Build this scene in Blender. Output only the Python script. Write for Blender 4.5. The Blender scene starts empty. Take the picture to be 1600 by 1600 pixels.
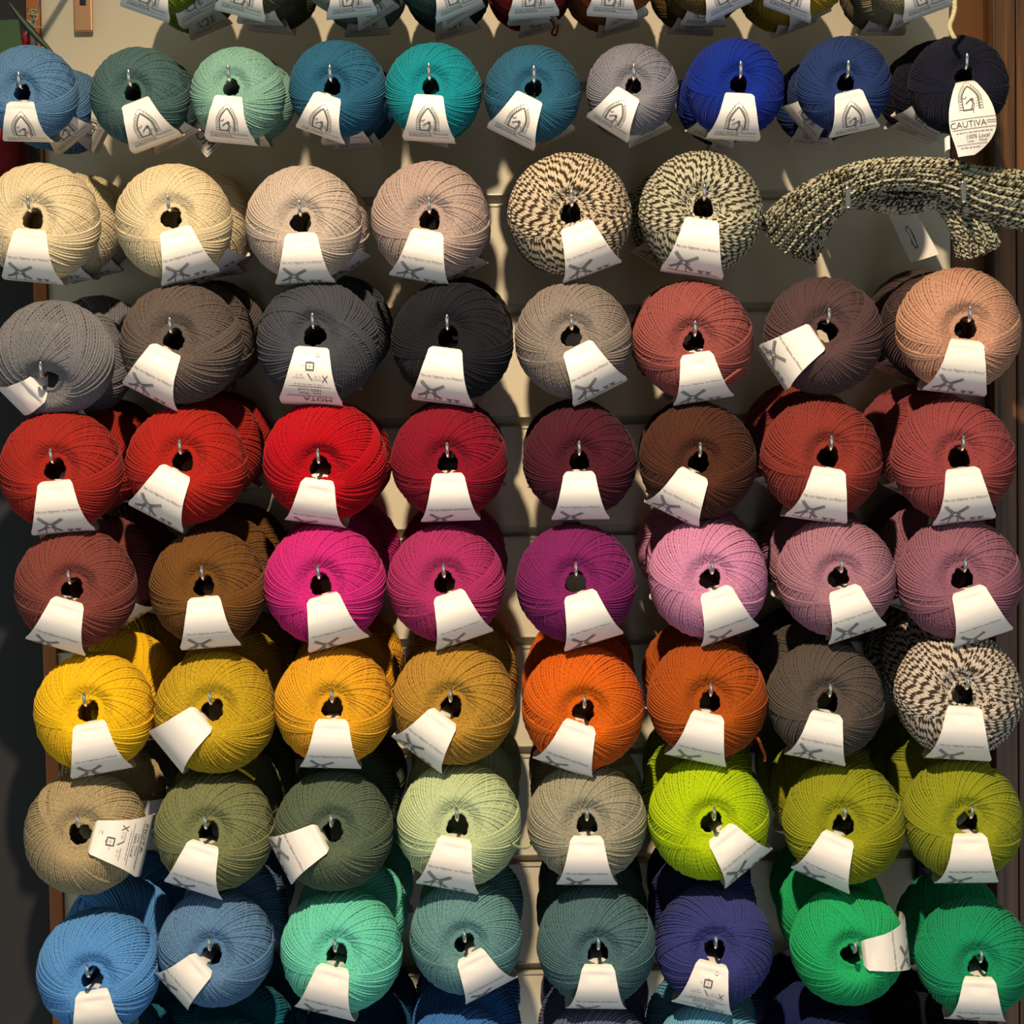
import bpy, math, random
import numpy as np
from mathutils import Vector, Matrix
random.seed(7)
S = bpy.context.scene
COL = S.collection

# ------------------------------------------------------------------ camera
F = 3008.0                      # focal length in pixels of the 1600 px frame
PX, PY = 850.0, 610.0           # where the optical axis meets the frame (shift lens)
DIST = 1.75
CAMZ = 1.62
cam_d = bpy.data.cameras.new('camera'); cam = bpy.data.objects.new('camera', cam_d); COL.objects.link(cam)
S.camera = cam
cam_d.sensor_width = 36.0; cam_d.lens = 36.0*F/1600.0
cam_d.shift_x = (800-PX)/1600.0; cam_d.shift_y = (PY-800)/1600.0
CM = Matrix.Rotation(math.radians(90-2.5), 3, 'X') @ Matrix.Rotation(math.radians(-0.85), 3, 'Z')
cam.matrix_world = Matrix.Translation((0, -DIST, CAMZ)) @ CM.to_4x4()
cam_d.clip_start = .05

def W(px, py, Y=0.0):
    """world point seen at a pixel on the plane y = Y"""
    d = CM @ Vector(((px-PX)/F, (PY-py)/F, -1.0))
    t = (Y+DIST)/d.y
    return Vector((0, -DIST, CAMZ)) + d*t

# ------------------------------------------------------------------ world and lamps
w = bpy.data.worlds.new('shop_ambient'); S.world = w; w.use_nodes = True
w.node_tree.nodes['Background'].inputs[0].default_value = (.58, .62, .52, 1)
w.node_tree.nodes['Background'].inputs[1].default_value = 0.38

def lamp(name, kind, loc, target, energy, color, **kw):
    d = bpy.data.lights.new(name, kind); o = bpy.data.objects.new(name, d); COL.objects.link(o)
    o.location = loc; d.energy = energy; d.color = color
    o.rotation_euler = (Vector(target)-Vector(loc)).to_track_quat('-Z', 'Y').to_euler()
    for k, v in kw.items(): setattr(d, k, v)
    return o
SPOT = Vector((-0.085, -1.22, 2.52))
lamp('ceiling_spot', 'SPOT', SPOT, (0, -.42, .85), 190, (1.0, .79, .55), shadow_soft_size=.018, spot_size=1.75, spot_blend=1.0)
lamp('shop_window_daylight', 'AREA', (.7, -2.5, .25), (0, 0, .95), 17, (.70, .80, 1.0), shape='RECTANGLE', size=1.6, size_y=1.8)
lamp('side_window_daylight', 'AREA', (-2.6, -1.6, 1.0), (-.3, 0, 1.1), 8, (.74, .86, 1.0), shape='RECTANGLE', size=1.0, size_y=1.6)
S.view_settings.view_transform = 'Standard'; S.view_settings.look = 'None'
S.view_settings.gamma = 1.0; S.view_settings.use_curve_mapping = False
S.view_settings.exposure = -0.28

# ------------------------------------------------------------------ helpers
def lin(c):
    return tuple(((v/255)/12.92 if v/255 <= .04045 else ((v/255+.055)/1.055)**2.4) for v in c)

class N:
    def __init__(s, name):
        s.m = bpy.data.materials.new(name); s.m.use_nodes = True; s.t = s.m.node_tree
        s.b = s.t.nodes['Principled BSDF']
    def n(s, t, **kw):
        x = s.t.nodes.new(t)
        for k, v in kw.items(): setattr(x, k, v)
        return x
    def l(s, a, b): s.t.links.new(a, b)
    def math(s, op, a, b=None, c=None):
        x = s.n('ShaderNodeMath', operation=op)
        for i, v in enumerate((a, b, c)):
            if v is None: continue
            if isinstance(v, (int, float)): x.inputs[i].default_value = v
            else: s.l(v, x.inputs[i])
        return x.outputs[0]
    def mix(s, fac, a, b, blend='MIX'):
        x = s.n('ShaderNodeMix', data_type='RGBA', blend_type=blend)
        for i, v in ((0, fac), (6, a), (7, b)):
            if isinstance(v, (int, float)): x.inputs[i].default_value = v
            elif isinstance(v, tuple): x.inputs[i].default_value = (*v[:3], 1)
            else: s.l(v, x.inputs[i])
        return x.outputs[2]

def simple(name, color, rough=.6, metal=0.0, noise=0.0, scale=40, stretch=None, bump=0.0):
    k = N(name); k.b.inputs['Roughness'].default_value = rough; k.b.inputs['Metallic'].default_value = metal
    k.b.inputs['Base Color'].default_value = (*color, 1)
    if noise or bump:
        tc = k.n('ShaderNodeTexCoord'); mp = k.n('ShaderNodeMapping')
        if stretch: mp.inputs['Scale'].default_value = stretch
        k.l(tc.outputs['Object'], mp.inputs[0])
        nz = k.n('ShaderNodeTexNoise'); nz.inputs['Scale'].default_value = scale; nz.inputs['Detail'].default_value = 5
        k.l(mp.outputs[0], nz.inputs['Vector'])
        f = k.math('MULTIPLY_ADD', k.math('SUBTRACT', nz.outputs[0], .5), noise*2, 1.0)
        c = k.n('ShaderNodeCombineColor'); [k.l(f, c.inputs[i]) for i in range(3)]
        k.l(k.mix(1.0, color, c.outputs[0], 'MULTIPLY'), k.b.inputs['Base Color'])
        if bump:
            bp = k.n('ShaderNodeBump'); bp.inputs['Strength'].default_value = bump; bp.inputs['Distance'].default_value = .001
            k.l(nz.outputs[0], bp.inputs['Height']); k.l(bp.outputs[0], k.b.inputs['Normal'])
    return k.m

def yarn_material(name, kind):
    k = N(name); oi = k.n('ShaderNodeObjectInfo'); uv = k.n('ShaderNodeUVMap'); uv.uv_map = 'UVMap'
    sp = k.n('ShaderNodeSeparateXYZ'); k.l(uv.outputs[0], sp.inputs[0])
    u, v = sp.outputs[0], sp.outputs[1]
    per = .0042 if kind != 'marl' else .0085
    ph = k.math('FRACT', k.math('ADD', k.math('DIVIDE', u, per), v))
    tri = k.math('ABSOLUTE', k.math('SUBTRACT', k.math('MULTIPLY', ph, 2.0), 1.0))
    nz = k.n('ShaderNodeTexNoise'); nz.noise_dimensions = '2D'
    mp = k.n('ShaderNodeMapping'); mp.inputs['Scale'].default_value = (420, 1.2, 1); k.l(uv.outputs[0], mp.inputs[0])
    k.l(mp.outputs[0], nz.inputs['Vector']); nz.inputs['Scale'].default_value = 1.0; nz.inputs['Detail'].default_value = 3
    k.b.inputs['Roughness'].default_value = .95; k.b.inputs['Specular IOR Level'].default_value = .12
    k.b.inputs['Sheen Weight'].default_value = .05; k.b.inputs['Sheen Roughness'].default_value = .5
    if kind == 'marl':
        f = k.math('SMOOTH_MIN', k.math('MAXIMUM', k.math('MULTIPLY_ADD', tri, 6.0, -2.1), 0.0), 1.0, .05)
        dark = k.mix(1.0, oi.outputs['Color'], (.085, .062, .045), 'MULTIPLY')
        c = k.mix(f, dark, oi.outputs['Color'])
    else:
        amt = .2 if kind == 'plain' else .5
        g = k.math('MULTIPLY_ADD', k.math('SUBTRACT', nz.outputs[0], .5), amt*2, 1.0)
        g = k.math('MULTIPLY', g, k.math('MULTIPLY_ADD', tri, -.14, 1.05))
        cc = k.n('ShaderNodeCombineColor'); [k.l(g, cc.inputs[i]) for i in range(3)]
        c = k.mix(1.0, oi.outputs['Color'], cc.outputs[0], 'MULTIPLY')
    k.l(c, k.b.inputs['Base Color'])
    bp = k.n('ShaderNodeBump'); bp.inputs['Strength'].default_value = .3; bp.inputs['Distance'].default_value = .0005
    k.l(k.math('ADD', k.math('MULTIPLY', tri, -1.0), nz.outputs[0]), bp.inputs['Height']); k.l(bp.outputs[0], k.b.inputs['Normal'])
    return k.m
M = {
 'plain': yarn_material('wool_yarn', 'plain'), 'heather': yarn_material('heathered_wool_yarn', 'heather'),
 'marl': yarn_material('marled_wool_yarn', 'marl'),
 'paper': simple('label_paper', (.86, .80, .74), .55, noise=.02, scale=60, bump=.05),
 'ink': simple('label_ink', (.10, .095, .09), .7), 'inkgrey': simple('label_grey_ink', (.27, .27, .27), .7),
 'panel': simple('slatwall_laminate', (.70, .625, .465), .38, noise=.025, scale=3),
 'insert': simple('slatwall_insert', (.55, .50, .40), .28, noise=.03, scale=8),
 'metal': simple('chrome_hook', (.75, .73, .70), .18, 1.0), 'black': simple('black_plastic', (.012, .012, .013), .35),
 'oak': simple('orange_edge_wood', lin((172, 98, 44)), .45, noise=.22, scale=14, stretch=(9, 9, .7)),
 'brown': simple('brown_side_board', lin((116, 72, 24)), .4, noise=.15, scale=5, stretch=(3, 3, 1.2)),
 'dark': simple('charcoal_wall', (.022, .022, .024), .8),
}
def planks():
    k = N('pine_post_wood'); tc = k.n('ShaderNodeTexCoord'); mp = k.n('ShaderNodeMapping'); mp.inputs['Scale'].default_value = (60, 60, 1.3)
    k.l(tc.outputs['Object'], mp.inputs[0])
    nz = k.n('ShaderNodeTexNoise'); nz.inputs['Scale'].default_value = 2.2; nz.inputs['Detail'].default_value = 6; nz.inputs['Distortion'].default_value = .6
    k.l(mp.outputs[0], nz.inputs['Vector'])
    r = k.n('ShaderNodeValToRGB'); e = r.color_ramp.elements
    e[0].position = .33; e[0].color = (*lin((34, 18, 8)), 1); e[1].position = .62; e[1].color = (*lin((122, 78, 34)), 1)
    k.l(nz.outputs[0], r.inputs[0]); k.l(r.outputs[0], k.b.inputs['Base Color']); k.b.inputs['Roughness'].default_value = .5
    return k.m
M['pine'] = planks()

def npmesh(name, V, Fc, uv=None, smooth=True, mats=()):
    """mesh from arrays; Fc is a list of index tuples or an (n,4) array"""
    me = bpy.data.meshes.new(name)
    if isinstance(Fc, np.ndarray) and len(Fc):
        n, q = Fc.shape
        me.vertices.add(len(V)); me.vertices.foreach_set('co', np.asarray(V, dtype=np.float32).ravel())
        me.loops.add(n*q); me.loops.foreach_set('vertex_index', Fc.astype(np.int32).ravel())
        me.polygons.add(n); me.polygons.foreach_set('loop_start', np.arange(0, n*q, q, dtype=np.int32))
        me.polygons.foreach_set('loop_total', np.full(n, q, dtype=np.int32))
        me.update(calc_edges=True)
    else:
        me.from_pydata([tuple(v) for v in V], [], Fc)
    if uv is not None:
        l = me.uv_layers.new(name='UVMap'); l.data.foreach_set('uv', np.asarray(uv, dtype=np.float32).ravel())
    if smooth: me.polygons.foreach_set('use_smooth', np.ones(len(me.polygons), dtype=bool))
    for m in mats: me.materials.append(m)
    me.update(); return me

def tubes(paths, rad, sides=5, closed=False, ustart=None):
    """sweep many polylines (k, n, 3) -> verts, quads, per-loop uv (u = length, v = around)"""
    Vs, Fs, UVs, base = [], [], [], 0
    for i, P in enumerate(paths):
        P = np.asarray(P, float); n = len(P)
        T = (np.roll(P, -1, 0)-np.roll(P, 1, 0)) if closed else np.gradient(P, axis=0)
        T /= np.linalg.norm(T, axis=1, keepdims=True)+1e-12
        c = P.mean(0) if closed else P.mean(0)+np.array((0.013, .017, .5))
        A = P-c; A -= (A*T).sum(1, keepdims=True)*T; A /= np.linalg.norm(A, axis=1, keepdims=True)+1e-12
        B = np.cross(T, A)
        rr = rad if np.ndim(rad) == 0 else np.asarray(rad)[:, None, None]
        a = np.arange(sides)*2*math.pi/sides
        ring = P[:, None]+rr*(np.cos(a)[None, :, None]*A[:, None]+np.sin(a)[None, :, None]*B[:, None])
        Vs.append(ring.reshape(-1, 3))
        L = np.concatenate([[0], np.cumsum(np.linalg.norm(np.diff(P, axis=0), axis=1))])
        if closed: L = np.append(L, L[-1]+np.linalg.norm(P[0]-P[-1]))
        L = L + (ustart[i] if ustart is not None else i*.37)
        m = n if closed else n-1
        I, J = np.meshgrid(np.arange(m), np.arange(sides), indexing='ij'); I2 = (I+1) % n; J2 = (J+1) % sides
        q = np.stack([I*sides+J, I*sides+J2, I2*sides+J2, I2*sides+J], -1).reshape(-1, 4)+base
        v0, v1 = J/sides, (J+1)/sides
        uv = np.stack([np.stack([L[I], v0], -1), np.stack([L[I], v1], -1), np.stack([L[I+1], v1], -1), np.stack([L[I+1], v0], -1)], 2).reshape(-1, 2)
        Fs.append(q); UVs.append(uv); base += n*sides
    return np.concatenate(Vs), np.concatenate(Fs), np.concatenate(UVs)

def link(name, data, parent=None, mat=None, loc=None):
    o = bpy.data.objects.new(name, data); COL.objects.link(o)
    if mat is not None and data is not None:
        if not data.materials: data.materials.append(mat)
    if parent is not None: o.parent = parent
    if loc is not None: o.location = loc
    return o
def tag(o, label, cat, group=None):
    o['label'] = label; o['category'] = cat
    if group: o['group'] = group
    return o
def struct(o): o['kind'] = 'structure'; return o

def box(x0, x1, y0, y1, z0, z1, bev=0.0):
    import bmesh
    bm = bmesh.new(); bmesh.ops.create_cube(bm, size=1)
    for v in bm.verts: v.co = Vector(((x0+x1)/2+v.co.x*(x1-x0), (y0+y1)/2+v.co.y*(y1-y0), (z0+z1)/2+v.co.z*(z1-z0)))
    if bev: bmesh.ops.bevel(bm, geom=bm.edges[:], offset=bev, segments=2, affect='EDGES', profile=.6)
    me = bpy.data.meshes.new('box'); bm.to_mesh(me); bm.free(); return me
def join(parts):
    V, Fc = [], []
    for me in parts:
        b = len(V); V += [v.co.copy() for v in me.vertices]; Fc += [tuple(b+i for i in p.vertices) for p in me.polygons]
    return npmesh('joined', V, Fc, smooth=False)

# ------------------------------------------------------------------ the wall
zs = [W(815, y).z for y in (137, 314, 487, 659, 830, 999, 1168, 1339, 1512)]
pitch = (zs[0]-zs[-1])/8.0
GZ = [zs[0]+pitch*(1-i) for i in range(-1, 12)]      # GZ[1+r] is the groove of row r (row 0 is cut by the top edge)
groove = lambda r: GZ[1+r]
XL = W(92, 1100).x; XR = W(1486, 430).x
ztop, zbot = groove(0)+.17, groove(9)-.17
parts = []
edges = [ztop]+[g for g in (groove(r) for r in range(0, 10))]+[zbot]
for a, b in zip(edges[:-1], edges[1:]):
    t = a-(.0045 if a != ztop else 0); c = b+.0045
    parts.append(box(XL, XR, 0, .018, c, t, .0012))
struct(link('wall_back', join(parts), None, M['panel']))
core = box(XL, XR, .014, .03, zbot, ztop); struct(link('wall_back_core', core, None, M['black']))
for i, r in enumerate(range(0, 10)):
    g = groove(r)
    ins = join([box(XL, XR, -.0012, .004, g-.0062, g-.0040, .0004), box(XL, XR, -.0008, .004, g+.0040, g+.0054, .0004), box(XL, XR, .010, .014, g-.005, g+.005)])
    struct(link('trim_%d' % (i+1), ins, None, M['insert']))
# left: orange wooden edge board and charcoal wall; right: brown board and pine post
xl2 = XL-.0125
struct(link('trim_11', box(xl2, XL-.0002, -.004, .03, zbot, ztop, .001), None, M['oak']))
struct(link('wall_left', box(xl2-.9, xl2-.0003, .012, .04, zbot-.1, ztop+.1), None, M['dark']))
xr2 = W(1554, 600, -.04).x
struct(link('wall_right', box(XR+.0002, xr2+.05, -.002, .03, zbot, ztop, .001), None, M['brown']))
pp = []; x = xr2
for wd in (.0205, .0165, .03, .03, .03, .03):
    pp.append(box(x, x+wd-.0008, -.04+random.uniform(0, .002), .02, zbot, ztop, .001)); x += wd
struct(link('wall_right_post', join(pp), None, M['pine']))

# ------------------------------------------------------------------ wound yarn
RB = .0487
def surf(rho, p=2.25, zr=.82, hole=.25):
    """height of the ball's face above its middle plane at distance rho from the axis (radius 1)"""
    rho = np.minimum(np.abs(rho), .9999)
    z = zr*(1-rho**p)**(1/p)
    return z*(1-.26*np.exp(-((rho-hole)/.15)**2*1.0)*(rho > hole)-.26*(rho <= hole))

def wound(seed, N_=92, sr=.0243, hole=.25):
    rng = np.random.default_rng(seed); paths = []; swirl = .45
    n = 84; t = np.arange(n)*2*math.pi/n
    total = 2*math.pi*1.02
    def loop(th, de, lay, wob=0.0):
        m = np.array([math.sin(de)*math.cos(th), math.sin(de)*math.sin(th), math.cos(de)])
        ct = np.cos(t)*math.cos(de); st = np.sqrt(1-ct*ct)
        ph = th+np.arctan2(np.sin(t), np.cos(t)*max(swirl, math.sin(de)))+wob*np.sin(2*t)
        d = np.stack([st*np.cos(ph), st*np.sin(ph), ct], -1)
        d /= np.linalg.norm(d, axis=1, keepdims=True)
        rho, z = np.hypot(d[:, 0], d[:, 1]), np.abs(d[:, 2])
        p = 2.25; s = (rho**p+(z/.82)**p)**(-1/p)
        P = d*s[:, None]
        r2 = np.hypot(P[:, 0], P[:, 1])
        P[:, 2] = np.sign(P[:, 2])*np.minimum(np.abs(P[:, 2]), surf(r2, hole=hole)+.02*(r2 < .35)) if True else P[:, 2]
        L = 1.0-.045+lay
        return P*np.array([L, L, 1.0+(lay-.045)])
    th0 = -math.pi*.5  # first-laid loops
    for k in range(N_):
        f = k/N_
        th = th0+total*f+rng.normal(0, .006)
        de = math.asin(hole)+rng.normal(0, .012)+.02*math.sin(f*17)
        paths.append(loop(th, de, .034*f+rng.uniform(-.009, .009)+(.004 if k % 2 else 0), rng.normal(0, .004)))
    # the last few winds lie across the others
    ng = 7
    th1 = th0+total+rng.uniform(-.1, .5)
    for k in range(ng):
        de = .30+.034*k+rng.normal(0, .005)
        paths.append(loop(th1-.035*k+rng.normal(0, .01), de, .028+rng.uniform(0, .006), 0))
    V, Q, UV = tubes([P*RB for P in paths], sr*RB, 5, True, ustart=rng.uniform(0, 5, len(paths)))
    # the ball's inner layers: closed lathe with a tunnel through it
    prof = []
    for r in np.linspace(hole+.005, .93, 18): prof.append((r, float(surf(r, hole=hole))*.955-.02))
    for a in np.linspace(.25, 0, 5): prof.append((.955-.02*(a/.25)**2, a*.9))
    full = prof+[(r, -z) for r, z in prof[::-1][1:]]
    K = 48; a = np.arange(K)*2*math.pi/K; nprof = len(full)
    LV = np.array([[r*math.cos(b), r*math.sin(b), z] for r, z in full for b in a])*RB
    base = len(V); LQ = []; LU = []
    for i in range(nprof):
        i2 = (i+1) % nprof
        for j in range(K):
            j2 = (j+1) % K; LQ.append((i*K+j, i2*K+j, i2*K+j2, i*K+j2)); LU += [(j*.01, .1), (j*.01, .6), (j*.01+.01, .6), (j*.01+.01, .1)]
    V = np.concatenate([V, LV]); Q = np.concatenate([Q, np.array(LQ)+base]); UV = np.concatenate([UV, np.array(LU)])
    return npmesh('wound_yarn', V, Q, UV)
YARN = {}
for kind in ('plain', 'heather', 'marl'):
    for sd in range(3):
        if kind == 'plain' or True:
            if kind == 'plain': me = wound(sd+1)
            elif kind == 'heather': me = YARN['plain', sd].copy()
            else: me = wound(sd+11, 92, .034)
            me.materials.clear(); me.materials.append(M[kind]); YARN[kind, sd] = me

# ------------------------------------------------------------------ paper bands and their print
def band_profile():
    pts = [(.15, 0.0), (.15, .35), (.16, .54), (.19, .68), (.255, .82)]
    for r in (.33, .43, .53, .63, .72, .80, .87, .93, .975): pts.append((r+.02, float(surf(r))+.06))
    pts += [(1.03, .22), (1.04, .11), (1.04, 0)]
    return pts
class Band:
    """ruled sheet: narrow in the hole, broad where it folds under the ball"""
    def __init__(s, w0=.28, w1=.51, push=0.0, bulge=0.0):
        p = np.array(band_profile()); 
        dense = []
        for a, b in zip(p[:-1], p[1:]):
            for k in range(4): dense.append(a+(b-a)*k/4)
        dense.append(p[-1]); p = np.array(dense)
        for _ in range(3): p[1:-1] = (p[:-2]+2*p[1:-1]+p[2:])/4
        L = np.concatenate([[0], np.cumsum(np.linalg.norm(np.diff(p, axis=0), axis=1))])
        s.p, s.L = p, L; s.s0 = L[np.argmin(np.hypot(p[:, 0]-.255, p[:, 1]-.82))]; s.Lmax = L[-1]
        s.w0, s.w1 = w0, w1
    def half(s, q):                      # half width at arc length q from the rim
        if q < 0: return max(.10, s.w0+q*.35)
        f = min(q/1.0, 1); return s.w0+(s.w1-s.w0)*(f**1.35*.75+f*.25)
    def at(s, x, q, lift=0.0):
        """x across in radii, q along from the rim in radii"""
        L = s.s0+q; side = 1
        if L > s.Lmax: L = 2*s.Lmax-L; side = -1
        L = max(L, 0)
        r = float(np.interp(L, s.L, s.p[:, 0])); z = float(np.interp(L, s.L, s.p[:, 1]))
        rr = math.hypot(r, x)
        if q > -.12 and rr < .999 and r > .16:
            z = max(z, float(surf(rr))+.05+.06*math.exp(-((rr-.24)/.16)**2))
        d = r/ (1.04); nx, nz = d**3, 1-d**3
        z2 = z+lift*nz; r2 = r+lift*nx
        return Vector((x*RB, -r2*RB, side*z2*RB))
    def mesh(s):
        V, Fc = [], []; nx = 8
        qs = list(np.linspace(-s.s0, 2*(s.Lmax-s.s0)+s.s0, 64))
        for q in qs:
            qq = q if q <= s.Lmax-s.s0 else 2*(s.Lmax-s.s0)-q
            h = s.half(qq)
            for i in range(nx+1): V.append(s.at((i/nx*2-1)*h, q))
        for j in range(len(qs)-1):
            for i in range(nx):
                a = j*(nx+1)+i; Fc.append((a, a+1, a+nx+2, a+nx+1))
        me = npmesh('label_band', V, Fc); me.materials.append(M['paper']); return me

def text_polys(txt, size, x, y, rot=0.0, align='CENTER', sx=1.0):
    cu = bpy.data.curves.new('t', 'FONT'); cu.body = txt; cu.size = size; cu.align_x = align; cu.resolution_u = 2
    o = bpy.data.objects.new('t', cu); COL.objects.link(o)
    dg = bpy.context.evaluated_depsgraph_get(); me = bpy.data.meshes.new_from_object(o.evaluated_get(dg))
    c, s_ = math.cos(rot), math.sin(rot); P = []
    for v in me.vertices:
        a, b = v.co.x*sx, v.co.y; P.append((x+a*c-b*s_, y+a*s_+b*c))
    Fc = [tuple(p.vertices) for p in me.polygons]
    bpy.data.objects.remove(o); bpy.data.curves.remove(cu); bpy.data.meshes.remove(me)
    return P, Fc
def stroke(pts, wd, seg=.04):
    """thin ribbon along a flat polyline"""
    D = [pts[0]]
    for a, b in zip(pts[:-1], pts[1:]):
        n = max(1, int(math.hypot(b[0]-a[0], b[1]-a[1])/seg))
        for k in range(1, n+1): D.append((a[0]+(b[0]-a[0])*k/n, a[1]+(b[1]-a[1])*k/n))
    P, Fc = [], []
    for i, p in enumerate(D):
        a = D[max(i-1, 0)]; b = D[min(i+1, len(D)-1)]; dx, dy = b[0]-a[0], b[1]-a[1]; l = math.hypot(dx, dy) or 1
        nx, ny = -dy/l*wd/2, dx/l*wd/2; P += [(p[0]+nx, p[1]+ny), (p[0]-nx, p[1]-ny)]
    for i in range(len(D)-1): Fc.append((2*i, 2*i+1, 2*i+3, 2*i+2))
    return P, Fc
def place(polys, band, sgn=1, lift=.012):
    V, Fc, MI = [], [], []
    for (P, f), mi in polys:
        b = len(V)
        for (x, y) in P: V.append(band.at(x, -y, lift))
        Fc += [tuple(b+i for i in q) for q in f]; MI += [mi]*len(f)
    me = bpy.data.meshes.new('print'); me.from_pydata([tuple(v) for v in V], [], Fc)
    me.materials.append(M['ink']); me.materials.append(M['inkgrey'])
    for p, mi in zip(me.polygons, MI): p.material_index = mi
    return me
# flat layouts: x across, y = minus the distance from the rim
def lay_windmill(sh=0.0):
    L = [(text_polys('"No son Gigantes, son Molinos"', .055, 0, -.49-sh, 0), 0)]
    cx, cy = -.17, -.80-sh
    for ang in (38, 128, 218, 308):
        a = math.radians(ang-1); dx, dy = math.cos(a), math.sin(a); nx, ny = -dy*.022, dx*.022
        for o in (-1, 1, 0):
            L.append((stroke([(cx+dx*.03+nx*o, cy+dy*.03+ny*o), (cx+dx*.27+nx*o, cy+dy*.27+ny*o)], .012 if o else .02), 1 if not o else 0))
        for k in range(6):
            q = .06+.04*k; L.append((stroke([(cx+dx*q-nx, cy+dy*q-ny), (cx+dx*q+nx, cy+dy*q+ny)], .008), 1))
    L.append((stroke([(cx-.06, cy-.02), (cx-.10, cy-.26)], .014), 0)); L.append((stroke([(cx+.05, cy-.03), (cx+.06, cy-.26)], .014), 0))
    L.append((stroke([(cx-.09, cy-.02), (cx, cy+.06), (cx+.09, cy-.03)], .03), 1))
    L.append((stroke([(cx-.24, cy-.24), (cx-.1, cy-.27), (.42, cy-.27)], .012), 0))
    for mx in (.13, .25):
        for a in (30, 140):
            a = math.radians(a); L.append((stroke([(mx-math.cos(a)*.06, cy-.19-math.sin(a)*.06), (mx+math.cos(a)*.06, cy-.19+math.sin(a)*.06)], .014), 0))
        L.append((stroke([(mx, cy-.19), (mx, cy-.26)], .02), 0))
    return L
def dash(y, x0, x1, n, wd=.016):
    out = []; r = random.Random(int(abs(y)*1000)); x = x0
    while x < x1:
        l = r.uniform(.03, .09); out.append((stroke([(x, y), (min(x+l, x1), y)], wd), 1)); x += l+.018
    return out
def lay_care():
    pi = math.pi
    L = [(stroke([(-.07, -.36), (.05, -.36), (.05, -.24), (-.07, -.24), (-.07, -.36), (.0, -.36)], .022), 0), (text_polys('22', .045, -.01, -.285, pi), 0)]
    L.append((text_polys('10', .035, -.01, -.205, pi), 0)); L.append((text_polys('10', .035, -.12, -.29, pi), 0))
    L += [(stroke([(.20, -.44), (.28, -.56)], .012), 0), (stroke([(.28, -.44), (.20, -.56)], .012), 0), (stroke([(-.04, -.42), (.03, -.53)], .014), 0)]
    L.append((text_polys('3 - 3,5', .04, .12, -.46, pi), 0)); L.append((text_polys('10 PUNTOS', .034, .11, -.51, pi), 0))
    L.append((text_polys('2,5 - 3', .04, -.17, -.44, pi), 0)); L.append((text_polys('GANCHILLO', .034, -.18, -.49, pi), 0))
    L += dash(-.62, -.26, .22, 5, .014)
    L.append((stroke([(-.34, -.665), (.34, -.665)], .008), 0)); L.append((stroke([(-.40, -.90), (.40, -.90)], .008), 0))
    L.append((text_polys('100% Local', .085, .0, -.70, pi), 0)); L.append((text_polys('Lana · Wool', .07, .0, -.79, pi), 0))
    L += dash(-.87, -.36, .36, 6, .014)
    L.append((text_polys('MOTA', .15, .12, -.93, pi, sx=1.1), 0))
    L.append((stroke([(.10+.03*math.cos(a), -.10+.03*math.sin(a)) for a in np.linspace(0, 2*pi, 12)], .008, .1), 0))
    return L
def lay_arch(full=False):
    L = []; c = -.12
    def arch(w, y0, y1, n=9):
        return [(-w*(1-(k/n)**1.75), y1+(y0-y1)*k/n) for k in range(n+1)]
    inner = arch(.16, -.26, -.56); outer = arch(.235, -.15, -.56)
    base = -.78
    mir = lambda P: [(-x, y) for x, y in P]
    L.append((stroke([(-.16, base)]+inner, .022), 0)); L.append((stroke([(.16, base)]+mir(inner), .026), 0))
    L.append((stroke([(-.235, base-.02)]+outer, .008), 1)); L.append((stroke([(.235, base-.02)]+mir(outer), .008), 1))
    for sx in (1, -1):
        for k in range(8):
            a, b = inner[k], outer[k]; L.append((stroke([(a[0]*sx, a[1]), (b[0]*sx, b[1])], .011), 0))
        for k in range(4):
            y = -.60-.055*k; L.append((stroke([(.16*sx, y), (.235*sx, y)], .011), 0))
            if sx < 0: L.append((stroke([(.10, y+.05), (.16, y+.05)], .008), 1))
    L.append((stroke([(-.17, base), (.02, base), (.03, base-.01)], .026), 0))
    L.append((stroke([(-.16, -.52), (-.10, -.545), (-.06, -.50)], .016), 0))                   # bird
    L.append((stroke([(-.10, -.655), (-.04, -.60), (.0, -.575), (.035, -.59), (.05, -.63), (.02, -.72), (0, -.77)], .022), 0))  # hair and arm
    L.append((stroke([(0, -.565), (.04, -.55), (.06, -.585), (.03, -.61), (0, -.565)], .026), 0))
    L.append((stroke([(.07, -.64), (.06, -.72), (.03, -.79), (.03, -.85)], .013), 0)); L.append((stroke([(.08, -.64), (.12, -.70), (.13, -.85)], .010), 0))
    L.append((stroke([(-.40, -.865), (.42, -.865)], .009), 0)); L.append((stroke([(.12, -.90), (.43, -.90)], .008), 0))
    L.append((text_polys('CAUTIVA', .115, -.16, -.985, 0), 0))
    L.append((stroke([(-.42, -1.01), (.44, -1.01)], .009), 0))
    return L
BD = Band(.28, .51)
BM = BD.mesh()
BNAR = Band(.27, .44); BNARM = BNAR.mesh()
BARC = Band(.30, .54); BARCM = BARC.mesh()
PR = {'wind': place(lay_windmill(), BD), 'wind_low': place(lay_windmill(.16), BD), 'care': place(lay_care(), BD),
      'arch': place(lay_arch(), BARC), 'blank': None, 'wind_side': place(lay_windmill(.05), BNAR)}
BANDS = {'wind': BM, 'wind_low': BM, 'care': BM, 'arch': BARCM, 'blank': BNARM, 'wind_side': BNARM}

# ------------------------------------------------------------------ balls and hooks
ILL = np.array((1.24, 1.14, 1.02))
def albedo(c):
    a = np.array(lin(c))/ILL*1.0
    return tuple(float(min(v, .92)) for v in a)+(1.0,)

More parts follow.
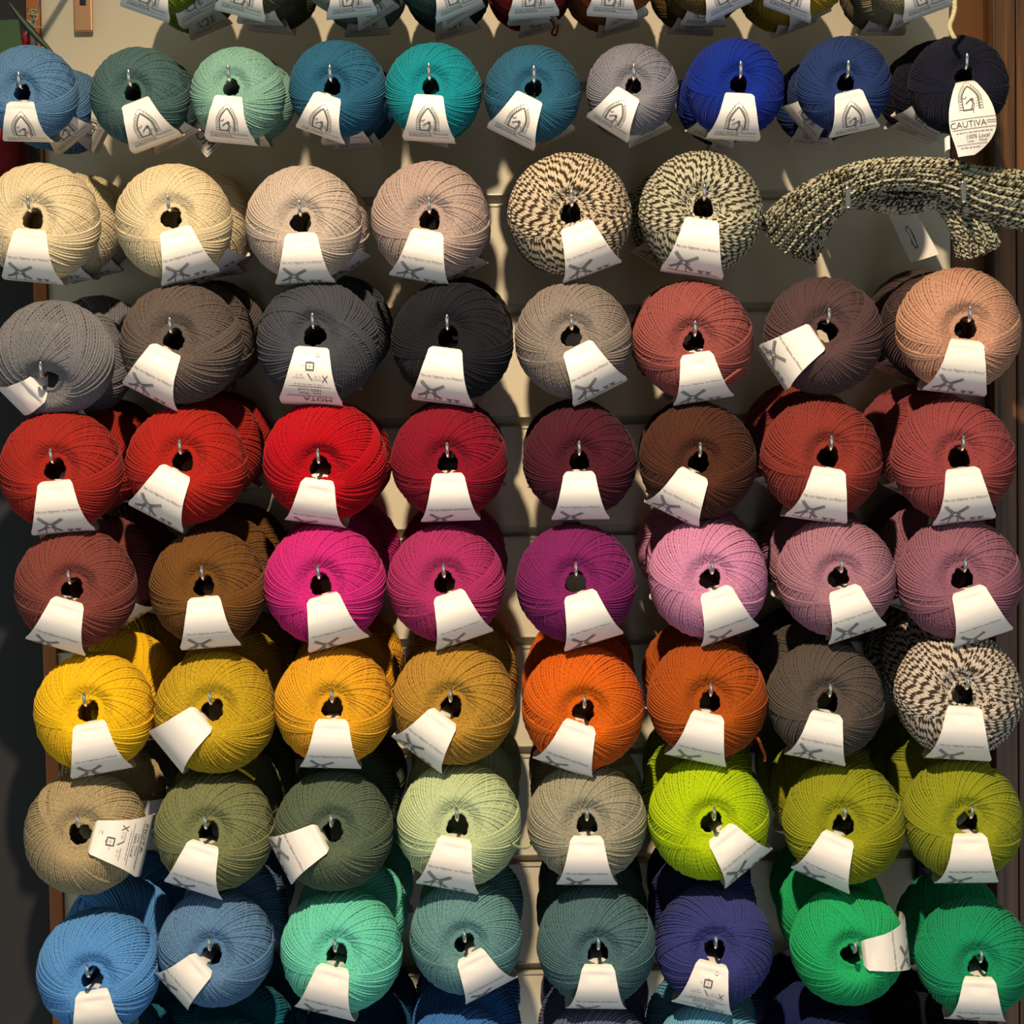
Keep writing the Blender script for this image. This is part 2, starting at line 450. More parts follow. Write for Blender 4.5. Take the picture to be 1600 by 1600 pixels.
def ball(center, R, axis, psi, kind, col, seed, print_kind, label, group, yroll=0.0, paper=True):
    e = link('yarn_ball', None); e.empty_display_size = .01
    z = axis.normalized(); x = Vector((1, 0, 0)); x = (x-z*x.dot(z)).normalized(); y = z.cross(x)
    m = Matrix((x, y, z)).transposed().to_4x4(); m.translation = center
    s = R/RB
    e.matrix_world = m @ Matrix.Scale(s, 4)
    yo = link('wound_yarn', YARN[kind, seed % 3], e); yo.rotation_euler = (0, 0, yroll); yo.color = albedo(col)
    if paper:
        bo = link('label_band', BANDS[print_kind], e); bo.rotation_euler = (0, 0, psi)
        if PR[print_kind] is not None: link('printed_text', PR[print_kind], bo)
    tag(e, label, 'yarn ball', group)
    return e

def hook(exit_p, r, label, rise=.004):
    """chrome rod on a black plate clipped into the groove, with an upturned tip"""
    e = link('display_hook', None); bz = exit_p.z+rise; x0 = exit_p.x
    e.location = (x0, 0, bz)
    Y = exit_p.y
    P = [(0, -.006, 0), (0, Y*.5, -rise*.5), (0, Y+.004, -rise), (0, Y-.001, .0005-rise), (0, Y-.0042, .003-rise), (0, Y-.0055, .0075-rise), (0, Y-.0055, .0095-rise), (0, Y-.0055, .0112-rise)]
    V, Q, UV = tubes([P], np.array([.0015]*7+[.0009]), 8)
    nv = len(V); V = np.concatenate([V, [P[-1]]])
    me = npmesh('rod', V, Q, None); link('rod', me, e, M['metal'])
    g = groove(r)-bz
    pl = join([box(-.008, .008, -.006, -.0015, -.010, max(g+.006, .012), .0012), box(-.006, .006, -.014, -.006, -.007, .007, .0015)])
    link('clip_plate', pl, e, M['black'])
    return tag(e, label, 'hook', 'chrome hooks on the slatted panel')

T = []   # (row, cx, cy, r, hx, hy, psi, print, colour, name, n, kind)
def add(*a): T.append(a)
A = 'arch'; Wd = 'wind'
# row 1 : small balls with arch labels
add(1, 48,145,73, 33,140,  -2,A,(92,128,158),'steel blue',3,'heather')
add(1,219,151,76,206,138,  20,A,(74,98,92),'slate green',2,'heather')
add(1,372,148,73,360,130,  -7,A,(130,168,145),'sage green',2,'heather')
add(1,528,139,75,518,130, -20,A,(40,92,115),'dark petrol',3,'plain')
add(1,677,143,75,672,128,  -5,A,(18,132,136),'bright teal',2,'plain')
add(1,832,147,75,835,132, -27,A,(42,92,112),'medium petrol blue',2,'plain')
add(1,988,140,71,990,128, -33,A,(128,122,126),'silver grey',2,'heather')
add(1,1148,138,77,1156,125, -4,A,(16,42,132),'royal blue',3,'plain')
add(1,1318,132,74,1322,124, 12,A,(38,56,100),'navy',3,'plain')
add(1,1497,133,77,1508,112,  6,'long',(27,26,40),'midnight',3,'plain')
# row 2
add(2, 64,347,91, 50,336,  -6,Wd,(228,202,156),'warm cream',3,'plain')
add(2,272,347,90,268,335,  16,Wd,(224,198,152),'ivory cream',3,'plain')
add(2,475,350,90,470,342,   1,Wd,(196,172,150),'pale beige',2,'plain')
add(2,673,345,92,672,338, -12,Wd,(178,150,134),'pinkish beige',2,'plain')
add(2,890,335,95,893,328,  20,Wd,(206,182,148),'brown and ecru marled',2,'marl')
add(2,1095,333,95,1100,318, -10,Wd,(190,180,148),'green and ecru marled',3,'marl')
# row 3
add(3, 85,560,92, 70,600, -58,'blank',(122,116,114),'ash grey',3,'heather')
add(3,284,537,94,270,525, -28,Wd,(96,82,72),'brownish grey',3,'heather')
add(3,497,535,95,490,518,  -5,'care',(68,68,72),'graphite grey',3,'plain')
add(3,707,534,94,700,520,  -9,Wd,(27,26,31),'black',2,'plain')
add(3,896,531,91,893,520,  26,Wd,(138,122,108),'warm light grey',1,'heather')
add(3,1083,531,93,1085,530,  9,Wd,(150,76,68),'brick rose',2,'plain')
add(3,1286,525,92,1293,510, -58,'wind_side',(84,60,58),'plum brown',1,'plain')
add(3,1497,515,96,1512,508, -7,Wd,(196,142,112),'peach beige',3,'heather')
# row 4
add(4, 96,735,94, 85,728,   4,Wd,(160,38,28),'tomato red',3,'plain')
add(4,292,726,93,285,714, -28,Wd,(168,32,22),'orange red',3,'plain')
add(4,508,720,95,500,728,  -9,'wind_low',(178,6,22),'pure red',2,'plain')
add(4,702,720,90,700,718,   1,'wind_low',(130,14,34),'crimson',2,'plain')
add(4,906,720,88,905,715,   0,'wind_low',(74,22,34),'burgundy',2,'plain')
add(4,1090,720,91,1093,718,-27,Wd,(76,40,26),'chestnut brown',2,'plain')
add(4,1283,716,94,1297,708, -9,Wd,(136,50,40),'rust red',3,'plain')
add(4,1489,718,95,1500,708,  6,Wd,(146,64,62),'faded rose red',3,'plain')
# row 5
add(5,119,918,93,113,916, -18,'wind_low',(126,62,52),'russet brown',3,'plain')
add(5,326,918,90,318,910,   4,'wind_low',(112,70,28),'caramel brown',3,'plain')
add(5,508,912,94,500,908,  14,'wind_low',(200,38,114),'hot pink',3,'plain')
add(5,697,911,91,695,905,  18,'wind_low',(168,44,92),'raspberry pink',3,'plain')
add(5,900,911,93,900,904,  16,'wind_low',(124,30,88),'purple magenta',1,'plain')
add(5,1106,903,93,1111,900, 19,'wind_low',(206,132,160),'candy pink',3,'plain')
add(5,1306,901,92,1312,898, 18,Wd,(168,114,124),'dusty pink',3,'plain')
add(5,1498,905,96,1505,898, 18,'wind_low',(146,92,104),'mauve',3,'plain')
# row 6
add(6,148,1112,92,137,1106, 10,'wind_low',(242,186,22),'sunny yellow',3,'plain')
add(6,337,1112,94,332,1104,-50,'blank',(190,152,28),'mustard',3,'heather')
add(6,522,1102,92,520,1102, -3,'wind_low',(226,158,30),'golden yellow',3,'plain')
add(6,710,1098,95,705,1100,-37,Wd,(178,130,46),'ochre',3,'heather')
add(6,911,1105,95,913,1108,-20,'wind_low',(212,94,14),'vivid orange',3,'plain')
add(6,1105,1092,93,1110,1092,-13,'wind_low',(170,76,16),'burnt orange',2,'plain')
add(6,1289,1093,91,1295,1092,-12,Wd,(86,74,64),'taupe',3,'plain')
add(6,1497,1084,97,1507,1080, -4,'wind_low',(205,186,164),'black and ecru marled',3,'marl')
# row 7
add(7,134,1300,94,124,1298, 77,'care',(172,148,106),'straw beige',3,'heather')
add(7,336,1297,92,325,1296,-18,'wind_low',(122,122,78),'olive grey',3,'heather')
add(7,522,1297,92,520,1294,-62,'wind_side',(88,98,74),'moss green',3,'heather')
add(7,718,1287,96,715,1286,-11,Wd,(192,200,146),'pale pistachio',3,'plain')
add(7,917,1283,92,917,1284, -1,'wind_low',(158,148,120),'greige',3,'heather')
add(7,1107,1278,94,1114,1282, 38,Wd,(178,198,8),'neon lime',3,'plain')
add(7,1318,1284,94,1318,1284,-24,'wind_low',(146,144,24),'chartreuse',3,'plain')
add(7,1503,1279,93,1514,1280,  0,'wind_low',(146,146,28),'dark chartreuse',3,'plain')
# row 8
add(8,155,1515,94,143,1526,  6,'wind_low',(92,148,200),'sky blue',3,'plain')
add(8,338,1480,89,330,1488,-48,'wind_side',(96,128,158),'denim blue',3,'heather')
add(8,534,1484,94,526,1488,-14,'wind_low',(112,208,172),'mint green',3,'plain')
add(8,728,1463,87,727,1472, 26,'wind_low',(104,144,138),'sea green grey',2,'heather')
add(8,932,1475,92,935,1486, -2,'wind_low',(78,106,106),'dark sea grey',3,'heather')
add(8,1115,1477,92,1117,1482,-13,'care',(58,60,116),'indigo',3,'plain')
add(8,1324,1477,89,1332,1488, 95,'wind_side',(34,168,96),'bright green',3,'plain')
add(8,1522,1495,90,1530,1506, -2,'wind_low',(24,146,94),'emerald green',2,'plain')
# row 9, cut by the lower edge of the picture
for x, y, c, nm, n in ((160,1706,(20,104,122),'lagoon teal',3),(345,1684,(16,104,116),'ocean teal',3),(540,1688,(20,70,110),'dark sea blue',3),
    (718,1669,(62,116,180),'cobalt blue',3),(935,1664,(98,100,124),'violet grey',3),(1112,1660,(112,170,188),'ice blue',2),(1305,1680,(26,38,84),'ink navy',3),(1495,1694,(16,18,34),'near black navy',3)):
    add(9, x, y, 93, x-2, y+18, random.uniform(-15, 15), 'wind_low', c, nm, n, 'plain')
# row 0, cut by the upper edge
for x, c, nm, n in ((250,(120,130,30),'moss olive',3),(392,(96,90,60),'olive brown',3),(540,(128,130,112),'pale grey green',3),(688,(46,66,56),'bottle green',3),
    (828,(140,26,22),'dark red',3),(962,(150,78,32),'copper',3),(1108,(100,74,30),'bronze brown',3),(1258,(170,136,30),'old gold',3),(1425,(150,134,96),'khaki beige',3)):
    add(0, x, -50, 73, x, -66, random.uniform(-25, 25), A, c, nm, n, 'heather')

ROWN = {0: 'top cut-off row', 1: 'second row down', 2: 'cream and beige row', 3: 'grey and brown row', 4: 'red row',
        5: 'pink and brown row', 6: 'yellow and orange row', 7: 'green and beige row', 8: 'blue and green row', 9: 'bottom cut-off row'}
YC = -.198
BPSI = {'steel blue': [38, 60], 'slate green': [30], 'sage green': [-6], 'dark petrol': [2, 6], 'bright teal': [-14], 'medium petrol blue': [28], 'silver grey': [24, 40], 'royal blue': [-22, 12], 'navy': [-48, -8], 'midnight': [-30, -20]}
RISE = {'ash grey': .030}
ROLL = {'ash grey': 60, 'graphite grey': 160, 'indigo': 175, 'straw beige': -70, 'bright green': 100, 'plum brown': 60}
NOUN = {'arch': 'small', 'long': 'small'}
long_ball = None; BALLS = {}
for i, (row, cx, cy, r, hx, hy, psi, pk, col, nm, n, kind) in enumerate(T):
    C = W(cx, cy, YC); R = (W(cx+r, cy, YC)-C).length*1.0
    H = W(hx, hy+5, YC-.72*R)
    ax = H-C
    art = 'small ' if row in (0, 1) else ''
    lab = '%s%s yarn ball, foremost on its hook, %s' % (art, nm, ROWN[row])
    yroll = math.radians(random.uniform(-22, 14)+ROLL.get(nm, 0))
    b = ball(C, R, ax, math.radians(psi), kind, col, i, 'arch' if pk == 'long' else pk, lab, 'yarn balls of the '+ROWN[row], yroll, pk != 'long')
    if pk == 'long': long_ball = b
    if (row, nm) == (0, ''): pass
    BALLS[nm] = b
    E = W(hx, hy-7 if hy-7 < 2000 else hy, YC-.80*R-.004)
    E = C+ax.normalized()*(.72*R)+Vector((0, 0, .12*R)); E.y = YC-(.80 if i % 3 else .72)*R-random.uniform(.000, .005)
    hook(E, row, 'chrome display hook with upturned tip holding the %s yarn balls' % nm, RISE.get(nm, .004))
    thick = 2*.80*R*.99
    prevlab = nm
    off = C-E; off.y = 0
    for k in range(1, n):
        yb = YC+thick*k+(.002*k)
        if yb > -.74*R-.004: yb = -.74*R-.004
        rodz = E.z+RISE.get(nm, .004)*(1-(yb/E.y))
        cb = Vector((E.x+off.x*.3+random.uniform(-.003, .003), yb, rodz-.145*R+random.uniform(-.002, .001)))
        a2 = Vector((random.uniform(-.10, .10), -1, random.uniform(-.10, .06)))
        pos = 'right behind the foremost' if k == 1 else 'deepest on its hook'
        c2 = (84, 62, 58) if (row == 3 and nm == 'peach beige') else col
        cc = nm if c2 == col else 'dark brown'
        lb = '%s%s yarn ball %s%s, %s' % (art, cc, pos, '' if cc == nm else ' (peach beige hook)', ROWN[row])
        p2 = psi*.35+random.uniform(-40, 40) if row > 1 else random.uniform(-12, 30)
        if nm in BPSI: p2 = BPSI[nm][min(k, len(BPSI[nm]))-1]
        ball(cb, R*random.uniform(.95, .99), a2, math.radians(p2), kind, c2, i+k, pk if pk == 'arch' else ('arch' if pk == 'long' else 'wind'), lb,
             'yarn balls of the '+ROWN[row], random.uniform(0, 6.28))

# the long loose label of the midnight ball
def long_label(b):
    e = b
    ks = [(0, -.10, .62, .17), (0, -.16, .76, .20), (.0, -.30, .86, .27), (.02, -.50, .96, .36), (.04, -.75, 1.00, .44), (.07, -1.0, .98, .47), (.09, -1.2, .93, .45), (.08, -1.40, .86, .36), (.02, -1.56, .80, .25), (-.05, -1.66, .78, .16)]
    ks = np.array(ks); q = np.linspace(0, len(ks)-1, 40); K = np.stack([np.interp(q, range(len(ks)), ks[:, c]) for c in range(4)], 1)
    for _ in range(4): K[1:-1] = (K[:-2]+2*K[1:-1]+K[2:])/4
    V, Fc = [], []
    for x, y, z, h in K:
        for i in range(9):
            t = i/8*2-1; V.append(((x+t*h)*RB, (y+t*.12*h)*RB, (z-.10*t*t*h)*RB))
    for j in range(39):
        for i in range(8):
            a = j*9+i; Fc.append((a, a+1, a+10, a+9))
    # curled back flap on the left side
    b0 = len(V)
    for k in range(7):
        a = k/6*2.4
        for s_ in (0, 1):
            V.append(((-.33-.09*math.sin(a)-.04)*RB, (-1.30-.27*s_+.05*math.cos(a))*RB, (.80-.10*(1-math.cos(a)))*RB))
    for k in range(6): Fc.append((b0+2*k, b0+2*k+1, b0+2*k+3, b0+2*k+2))
    me = npmesh('long_label', V, Fc); bo = link('label_band', me, e, M['paper'])
    Ls = lay_arch()[:-5]
    Ls += [(stroke([(-.44, -.95), (.50, -.95)], .009), 0), (text_polys('CAUTIVA', .17, -.10, -1.11, 0), 0), (stroke([(.26, -1.02), (.48, -1.02)], .009), 0), (stroke([(.26, -1.06), (.48, -1.06)], .009), 0),
           (stroke([(-.42, -1.145), (.47, -1.145)], .009), 0), (text_polys('100% Local', .105, .08, -1.33, 0), 0), (text_polys('Lana  ·  Wool', .07, .08, -1.40, 0), 0), (stroke([(-.30, -1.44), (.30, -1.44)], .008), 0)]
    Ls += dash(-1.21, -.34, .38, 5) + dash(-1.50, -.2, .2, 5)
    V, Fc = [], []; MI = []
    for (P, f), mi in Ls:
        bb = len(V)
        for x, y in P:
            yy = y-.0
            cxx = float(np.interp(-yy, -K[:, 1], K[:, 0])); cz = float(np.interp(-yy, -K[:, 1], K[:, 2])); h = float(np.interp(-yy, -K[:, 1], K[:, 3]))
            t = x/h; V.append(((cxx+x)*RB, (yy+t*.12*h)*RB, (cz-.10*t*t*h+.012)*RB))
        Fc += [tuple(bb+i for i in qd) for qd in f]; MI += [mi]*len(f)
    me = npmesh('print', V, Fc, smooth=False, mats=(M['ink'], M['inkgrey']))
    for p, mi in zip(me.polygons, MI): p.material_index = mi
    link('printed_text', me, bo)
long_label(long_ball)

# ------------------------------------------------------------------ loose yarn ends
def tail(name, pts, yy, rad=.0013):
    b = BALLS[name]; inv = b.matrix_world.inverted()
    P = [inv @ W(x, y, yy+dy) for x, y, dy in pts]
    D = []
    for i in range(len(P)-1):
        p0, p1, p2, p3 = P[max(i-1, 0)], P[i], P[i+1], P[min(i+2, len(P)-1)]
        for k in range(6):
            t = k/6; D.append(.5*((2*p1)+(p2-p0)*t+(2*p0-5*p1+4*p2-p3)*t*t+(3*p1-p0-3*p2+p3)*t**3))
    D.append(P[-1])
    V, Q, UV = tubes([[tuple(v) for v in D]], rad, 6)
    me = npmesh('loose_yarn_end', V, Q, UV, mats=(M['plain'],)); o = link('loose_yarn_end', me, b)
    o.color = [c for c in b.children if c.name.startswith('wound_yarn')][0].color
tail('pure red', [(592, 712, -.0), (602, 720, -.006), (607, 724, .0), (613, 720, .0), (616, 722, .0)], YC+.005)
tail('burnt orange', [(1172, 1146, -.01), (1184, 1154, -.016), (1190, 1168, -.01), (1195, 1180, 0), (1194, 1190, 0)], YC)
tail('pale pistachio', [(798, 1318, -.03), (812, 1324, -.018), (825, 1323, -.008), (831, 1313, .002), (829, 1297, .015)], YC)
tail('mustard', [(372, 1200, -.01), (382, 1206, -.01), (392, 1213, 0), (398, 1218, 0)], YC)
tail('brick rose', [(1128, 598, -.03), (1152, 580, -.025), (1164, 574, -.01), (1168, 577, 0), (1160, 586, 0)], YC)
tail('crimson', [(770, 752, -.02), (783, 757, -.01), (789, 756, 0)], YC)
tail('dark red', [(858, 28, 0), (866, 40, 0), (862, 52, 0), (869, 54, 0), (872, 38, 0)], YC+.05)

# ------------------------------------------------------------------ knitted sock on its bracket
def catmull(P, n):
    P = [np.array(p, float) for p in P]; D = []
    for i in range(len(P)-1):
        p0, p1, p2, p3 = P[max(i-1, 0)], P[i], P[i+1], P[min(i+2, len(P)-1)]
        for k in range(n):
            t = k/n; D.append(.5*((2*p1)+(p2-p0)*t+(2*p0-5*p1+4*p2-p3)*t*t+(3*p1-p0-3*p2+p3)*t**3))
    D.append(P[-1]); return np.array(D)
def knit(keys, ribs=9, rw=.0046, rh=.0034, seed=1, phase=0.0):
    """keys: (px, py, depth, half width px, half thickness m, twist) -> stitches, core"""
    rng = np.random.default_rng(seed)
    K = catmull([(*W(k[0], k[1], k[2]), k[3]*.1/194, k[4], k[5]) for k in keys], 12)
    P = K[:, :3]; L = np.concatenate([[0], np.cumsum(np.linalg.norm(np.diff(P, axis=0), axis=1))])
    def sample(l): return np.array([np.interp(l, L, K[:, c]) for c in range(6)])
    def frame(l):
        a, b = sample(max(l-.002, 0)), sample(min(l+.002, L[-1])); T = b[:3]-a[:3]; T /= np.linalg.norm(T)
        view = np.array((0, -1.0, 0)); B = np.cross(T, view); B /= np.linalg.norm(B); Nn = np.cross(B, T)
        return sample(l), T, B, Nn
    def pt(fr, a, extra=0.0):
        k, T, B, Nn = fr; c, s_ = math.cos(a), math.sin(a)
        hw, th = k[3]*(1), k[4]*(1+.17*math.cos(ribs*2*a*.5*2+phase))
        a2 = k[5]; cc = B*math.cos(a2)+Nn*math.sin(a2); nn = -B*math.sin(a2)+Nn*math.cos(a2)
        v = cc*(c*abs(c)**-.0*(hw+extra))+nn*(s_*(th+extra)*(1))
        return k[:3]+v
    V, Q, UV = [], [], []; base = 0
    # core
    nl = max(8, int(L[-1]/.004)); na = 60; CV = []
    for j in range(nl+1):
        fr = frame(L[-1]*j/nl)
        for i in range(na): CV.append(pt(fr, 2*math.pi*i/na, -.0014))
    core_end = [(0, 0), (nl, 0)]
    CQ = [(j*na+i, j*na+(i+1) % na, (j+1)*na+(i+1) % na, (j+1)*na+i) for j in range(nl) for i in range(na)]
    # stitches
    kk = sample(L[-1]/2); circ = math.pi*(3*(kk[3]+kk[4])-math.sqrt((3*kk[3]+kk[4])*(kk[3]+3*kk[4])))
    nc = int(circ/rw/2)*2; nr = int(L[-1]/rh); paths = []; us = []
    # even spacing by arc around the flattened section
    aa = np.linspace(0, 2*math.pi, 721); el = np.hypot(np.sin(aa)*kk[3], np.cos(aa)*kk[4]); cl = np.concatenate([[0], np.cumsum((el[1:]+el[:-1])/2)]); cl /= cl[-1]
    for j in range(nr):
        l0, l1 = L[-1]*j/nr, min(L[-1]*(j+1.45)/nr, L[-1]); f0, f1, fm = frame(l0), frame(l1), frame((l0+l1)/2)
        for i in range(nc):
            for side in (-1, 1):
                def ang(o): return float(np.interp(((i+.5+o*side)/nc) % 1.0, cl, aa))
                jit = rng.normal(0, .0002)
                paths.append(np.array([pt(f0, ang(.06), -.0012), pt(fm, ang(.20), .0009+jit), pt(f1, ang(.40), .0003)])); us.append(rng.uniform(0, 9))
    r = np.array([.0009, .00145, .0008])
    SV, SQ, SU = tubes([p for p in paths], r, 5, False, us)
    b = len(SV); V = np.concatenate([SV, np.array(CV)]); Q = np.concatenate([SQ, np.array(CQ)+b]); U = np.concatenate([SU, np.tile([[0, .1], [.0, .1], [0, .1], [0, .1]], (len(CQ), 1))])
    return V, Q, U
sock = link('knitted_sock', None); sock.location = W(1405, 300, -.19)
inv = np.array(sock.location)
def sockpart(name, keys, seed, **kw):
    V, Q, U = knit(keys, seed=seed, **kw); me = npmesh(name, V-inv, Q, U, mats=(M['marl'],)); o = link(name, me, sock); o.color = albedo((192, 182, 148))
    return o
sockpart('sock_leg', [(1222, 372, -.175, 44, .016, .1), (1252, 340, -.19, 40, .017, .1), (1300, 303, -.20, 32, .017, 0), (1350, 279, -.205, 25, .016, 0), (1410, 271, -.205, 22, .015, 0), (1475, 278, -.205, 27, .016, 0), (1535, 300, -.20, 37, .016, 0), (1590, 312, -.19, 43, .015, 0), (1640, 320, -.18, 43, .015, 0)], 1)
sockpart('sock_fold', [(1290, 335, -.17, 14, .010, 0), (1325, 310, -.18, 13, .010, 0), (1400, 317, -.172, 15, .012, 0), (1460, 312, -.18, 12, .010, 0), (1500, 300, -.18, 12, .010, 0)], 2, ribs=4)
sockpart('sock_foot', [(1472, 298, -.18, 22, .013, 0), (1496, 322, -.185, 26, .015, 0), (1516, 352, -.185, 30, .016, 0), (1530, 392, -.18, 34, .014, 0)], 3, ribs=6)
sockpart('sock_cuff', [(1292, 322, -.165, 20, .012, 0), (1276, 345, -.17, 24, .014, 0), (1258, 378, -.17, 26, .015, 0), (1246, 398, -.168, 28, .013, 0)], 4, ribs=5)
tag(sock, 'green and ecru ribbed hand-knitted sock draped over a chrome bracket', 'sock')
br = link('sock_display_bracket', None); a0 = W(1306, 325, -.168); a1 = W(1500, 318, -.168); br.location = ((a0.x+a1.x)/2, 0, a0.z); o0 = Vector(br.location)
def rodm(P, r, n=8):
    V, Q, U = tubes([[tuple(Vector(p)-o0) for p in P]], r, n); return npmesh('rod', V, Q)
link('crossbar', rodm([a0+Vector((-.004, 0, 0)), a1+Vector((.003, 0, 0))], .0022), br, M['metal'])
for p in (W(1318, 322, -.207), W(1496, 313, -.207)):
    link('arm', rodm([(p.x, -.003, p.z+.006), (p.x, p.y+.004, p.z)], .0028), br, M['metal'])
    me = box(p.x-.0020-o0.x, p.x+.0020-o0.x, p.y-.024-o0.y, p.y-.020-o0.y, p.z-.003-o0.z, p.z+.014-o0.z, .0012); t = link('upturned_tip', me, br, M['metal'])
    link('arm_end', rodm([(p.x, p.y, p.z-.001), (p.x, p.y-.0225, p.z-.001)], .0022), br, M['metal'])
tag(br, 'wide chrome double-arm bracket carrying the knitted sock', 'bracket')

def card(name, corners, yy, th, mat, label, cat, prints=None, center=None):
    """thin card from four pixel corners (with own depths)"""
    P = [W(x, y, yy+d) for x, y, d in corners]; o = P[0]
    n = (P[1]-P[0]).cross(P[3]-P[0]).normalized()*th
    V = [p-o for p in P]+[p-o+n for p in P]
    me = npmesh(name, V, [(0, 1, 2, 3), (7, 6, 5, 4), (0, 4, 5, 1), (1, 5, 6, 2), (2, 6, 7, 3), (3, 7, 4, 0)], smooth=False)
    ob = link(name, me, None, mat, o)
    if prints:
        u, v = P[1]-P[0], P[3]-P[0]; V, Fc = [], []; nf = n.normalized(); nf = nf if nf.y < 0 else -nf
        for Pp, f in prints:
            b = len(V); V += [u*x+v*y+nf*(.0004+ (th if n.y < 0 else 0)) for x, y in Pp]; Fc += [tuple(b+i for i in q) for q in f]
        link('printed_drawing', npmesh('print', V, Fc, smooth=False), ob, M['ink'])
    return tag(ob, label, cat)
clip = stroke([(.45+.10*math.cos(a), .52+.22*math.sin(a)) for a in np.linspace(-2.6, 2.8, 16)], .025, 1)
clip2 = stroke([(.40, .42), (.40, .75), (.52, .75), (.52, .35)], .02, 1)
card('price_card', [(1388, 335, 0), (1428, 326, 0), (1468, 397, -.012), (1423, 411, -.012)], -.035, .0006, M['paper'], 'white card with a paper clip drawing hanging under the knitted sock', 'card', [clip, clip2])
t1 = text_polys('OM', .52, .44, .34, math.radians(180))
om = [([(x, y) for x, y in t1[0]], t1[1])]
def txtcard():
    P = [W(293, 211, -.022), W(323, 246, -.022), W(346, 225, -.022), W(316, 190, -.022)]
    o = P[0]; u, v = (P[1]-P[0]), (P[3]-P[0])
    me = npmesh('card', [p-o for p in P]+[p-o+Vector((0, .0008, 0)) for p in P], [(0, 1, 2, 3), (7, 6, 5, 4), (0, 4, 5, 1), (1, 5, 6, 2), (2, 6, 7, 3), (3, 7, 4, 0)], smooth=False)
    ob = link('brand_card', me, None, M['paper'], o)
    tp, tf = text_polys('OM', 1.0, 0, 0, 0); V = []
    eu, ev = u.normalized(), v.normalized(); sz = .0125
    for x, y in tp: V.append(u*.50+v*.26+eu*x*sz+ev*y*sz*1.1+Vector((0, -.0004, 0)))
    Fc = list(tf); b = len(V)
    for pp, ff in (stroke([(.04, .10), (.94, .10), (.94, .9)], .02, 1),):
        b = len(V); V += [u*x+v*y+Vector((0, -.0004, 0)) for x, y in pp]; Fc += [tuple(b+i for i in q) for q in ff]
    link('printed_letters', npmesh('print', V, Fc, smooth=False), ob, M['ink'])
    tag(ob, 'small tilted white card with dark letters OM beside the sage green ball', 'card')
txtcard()

# cream cord hanging in from above
cp = [W(1490, -90, -.24), W(1492, 0, -.24), W(1490, 22, -.24), W(1484, 40, -.24), W(1487, 52, -.24), W(1491, 59, -.24)]
D = catmull([tuple(p) for p in cp], 14); T_ = np.gradient(D, axis=0); strands = []
for s_ in range(3):
    a = np.arange(len(D))*.9+s_*2.094; strands.append(D+np.stack([np.cos(a)*.0010, np.sin(a)*.0010, np.zeros(len(D))], -1))
V, Q, U = tubes(strands, .0011, 6); c0 = D[-1]
co = link('cotton_cord', npmesh('cord', V-c0, Q, U, mats=(M['plain'],)), None, None, Vector(c0)); co.color = albedo((226, 205, 150))
tag(co, 'twisted cream cord hanging down onto the small midnight ball', 'cord')

# chrome bracket at the top left corner
p = W(131, 20, -.004)
bk = link('panel_bracket', None, loc=p)
M['copper'] = simple('bracket_warm_reflection', (.62, .36, .20), .38, .75)  # chrome plate; its warm reflection is put into the coppery base colour
link('plate', box(-.0085, .0085, -.004, 0, -.0175, .05, .0015), bk, M['copper'])
link('slot', box(-.0025, .0032, -.0046, -.0038, .0060, .044, .0006), bk, M['black'])
V, Q, U = tubes([[(0, -.002, .040), (0, -.14, .052)]], .0028, 10); link('arm', npmesh('arm', V, Q), bk, M['metal'])
tag(bk, 'polished metal bracket plate clipped to the panel at the upper left', 'bracket')

# things on the charcoal wall, upper left
M['green'] = simple('green_card', lin((48, 78, 42)), .5, noise=.08, scale=30)
M['leaf'] = simple('leaf_green', lin((48, 62, 44)), .5, noise=.15, scale=60)
M['sprig'] = simple('dried_sprig', lin((158, 170, 138)), .8)
M['red'] = simple('red_felt', lin((130, 18, 26)), .95, noise=.35, scale=500, bump=.6)
M['grey'] = simple('grey_felt', lin((92, 90, 92)), .95, noise=.4, scale=500, bump=.6)
card('greeting_card', [(-40, 34, 0), (29, 30, 0), (36, 92, -.01), (-40, 100, -.01)], -.05, .0008, M['green'], 'dark green card standing at the left edge behind the steel blue ball', 'card')
def pad(name, pts, yy, th, mat, label, cat):
    c = W(sum(q[0] for q in pts)/len(pts), sum(q[1] for q in pts)/len(pts), yy); ring = catmull([tuple(W(x, y, yy)-c) for x, y in pts+[pts[0]]], 6)[:-1]
    V, Fc = [], []; n = len(ring); lv = [(1.0, 0), (.985, -.4), (.93, -.8), (.8, -1.0), (.4, -1.08)]
    for f, d in [(q[0], -q[1]*.5) for q in lv[::-1]]+lv[1:]:
        V += [(a[0]*f, a[1]*f+d*th, a[2]*f) for a in ring]
    m = len(lv)*2-1
    for j in range(m-1):
        for i in range(n): Fc.append((j*n+i, j*n+(i+1) % n, (j+1)*n+(i+1) % n, (j+1)*n+i))
    Fc.append(tuple(range(n))[::-1]); Fc.append(tuple((m-1)*n+i for i in range(n)))
    return tag(link(name, npmesh(name, V, Fc), None, mat, c), label, cat)
pad('felt_slipper', [(-30, 190), (20, 195), (40, 222), (42, 262), (10, 288), (-40, 300)], -.08, .02, M['red'], 'dark red felt slipper at the left edge between steel blue and cream balls', 'slipper')
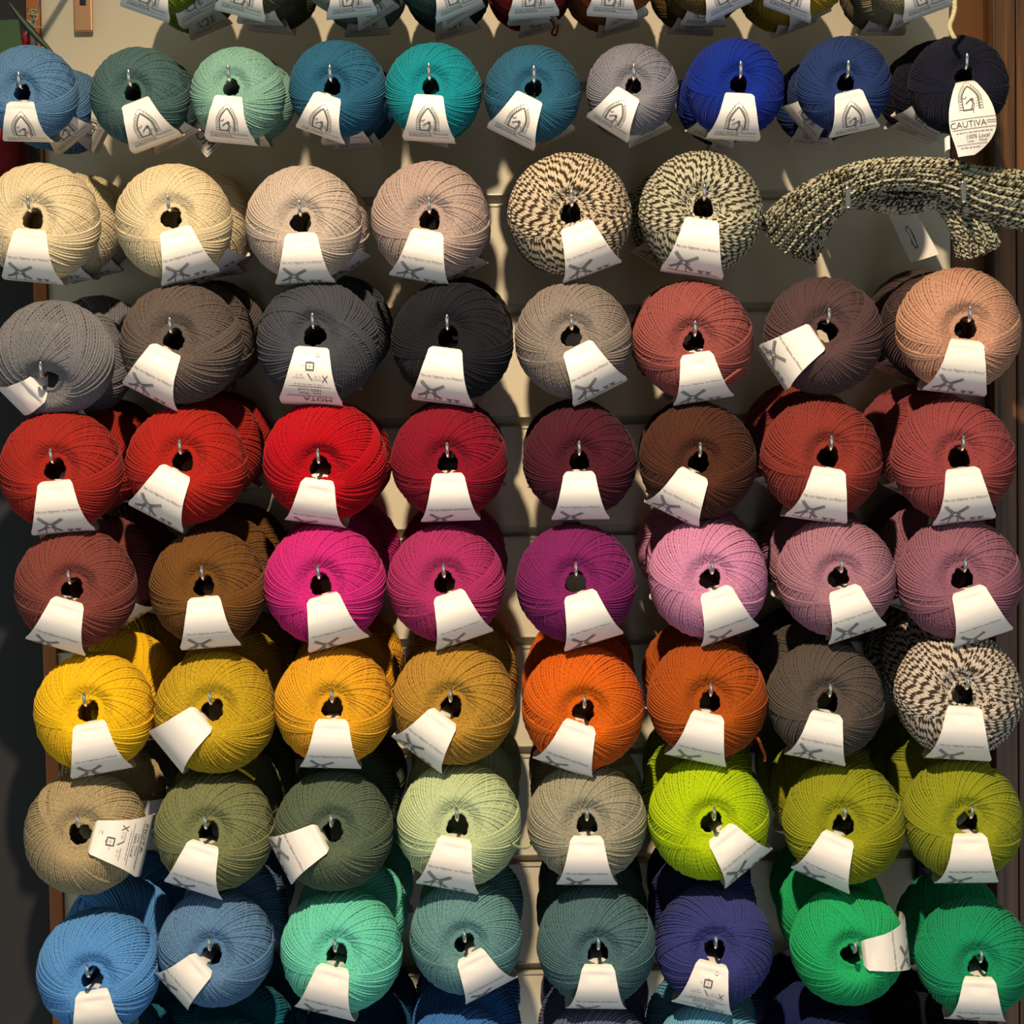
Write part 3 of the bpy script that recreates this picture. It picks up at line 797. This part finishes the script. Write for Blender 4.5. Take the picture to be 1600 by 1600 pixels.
pad('felt_pad', [(36, 205), (56, 210), (62, 235), (60, 256), (40, 262)], -.05, .01, M['grey'], 'grey felt pad behind the dark red felt slipper', 'felt')
pad('felt_bud', [(38, 50), (45, 50), (47, 62), (46, 76), (36, 78), (37, 62)], -.09, .006, M['red'], 'small red felt bud beside the dried sprig', 'bud')
pad('linen_pouch', [(44, 42), (52, 44), (57, 60), (57, 80), (45, 84), (44, 60)], -.07, .006, M['grey'], 'pale grey cloth pouch behind the red felt bud', 'pouch')
# long narrow leaf
lp = catmull([tuple(W(x, y, -.14)) for x, y in ((14, 4), (35, 32), (60, 60), (86, 86))], 8); n = len(lp); V, Fc = [], []
for i, q in enumerate(lp):
    f = i/(n-1); wd = .0030*math.sin(math.pi*min(1, f*.97+.03))**.7; dv = np.array((.72, 0, .62))*wd
    V += [q-dv, q+np.array((0, -.0012, 0)), q+dv, q+np.array((0, .0006, 0))]
for i in range(n-1):
    for k in range(4): Fc.append((4*i+k, 4*i+(k+1) % 4, 4*i+4+(k+1) % 4, 4*i+4+k))
c0 = lp[0]; tag(link('dried_leaf', npmesh('leaf', np.array(V)-c0, Fc), None, M['leaf'], Vector(c0)), 'long narrow dark green leaf crossing the orange edge board', 'leaf')
# dried sprig
pth = [catmull([tuple(W(x, y, -.12)) for x, y in ((66, -30), (60, 5), (52, 30), (40, 55))], 5)]
rs = random.Random(3)
for k in range(26):
    x, y = 52+rs.uniform(-10, 8), 30+rs.uniform(-14, 14); a = rs.uniform(0, 6.28); l = rs.uniform(5, 11)
    pth.append(catmull([tuple(W(x+l*f*math.cos(a+f*.8), y+l*f*math.sin(a+f*.8), -.12+rs.uniform(-.004, .004))) for f in (0, .4, .8, 1.1)], 3))
V, Q, U = tubes(pth[1:], .00055, 5); c0 = Vector(pth[0][-1]); sg = link('dried_sprig', None, loc=c0)
link('foliage', npmesh('foliage', V-np.array(c0), Q), sg, M['sprig']); V, Q, U = tubes(pth[:1], .0008, 6); link('stem', npmesh('stem', V-np.array(c0), Q), sg, M['metal'])
tag(sg, 'pale dried sprig with curly leaves in front of the orange edge board', 'sprig')
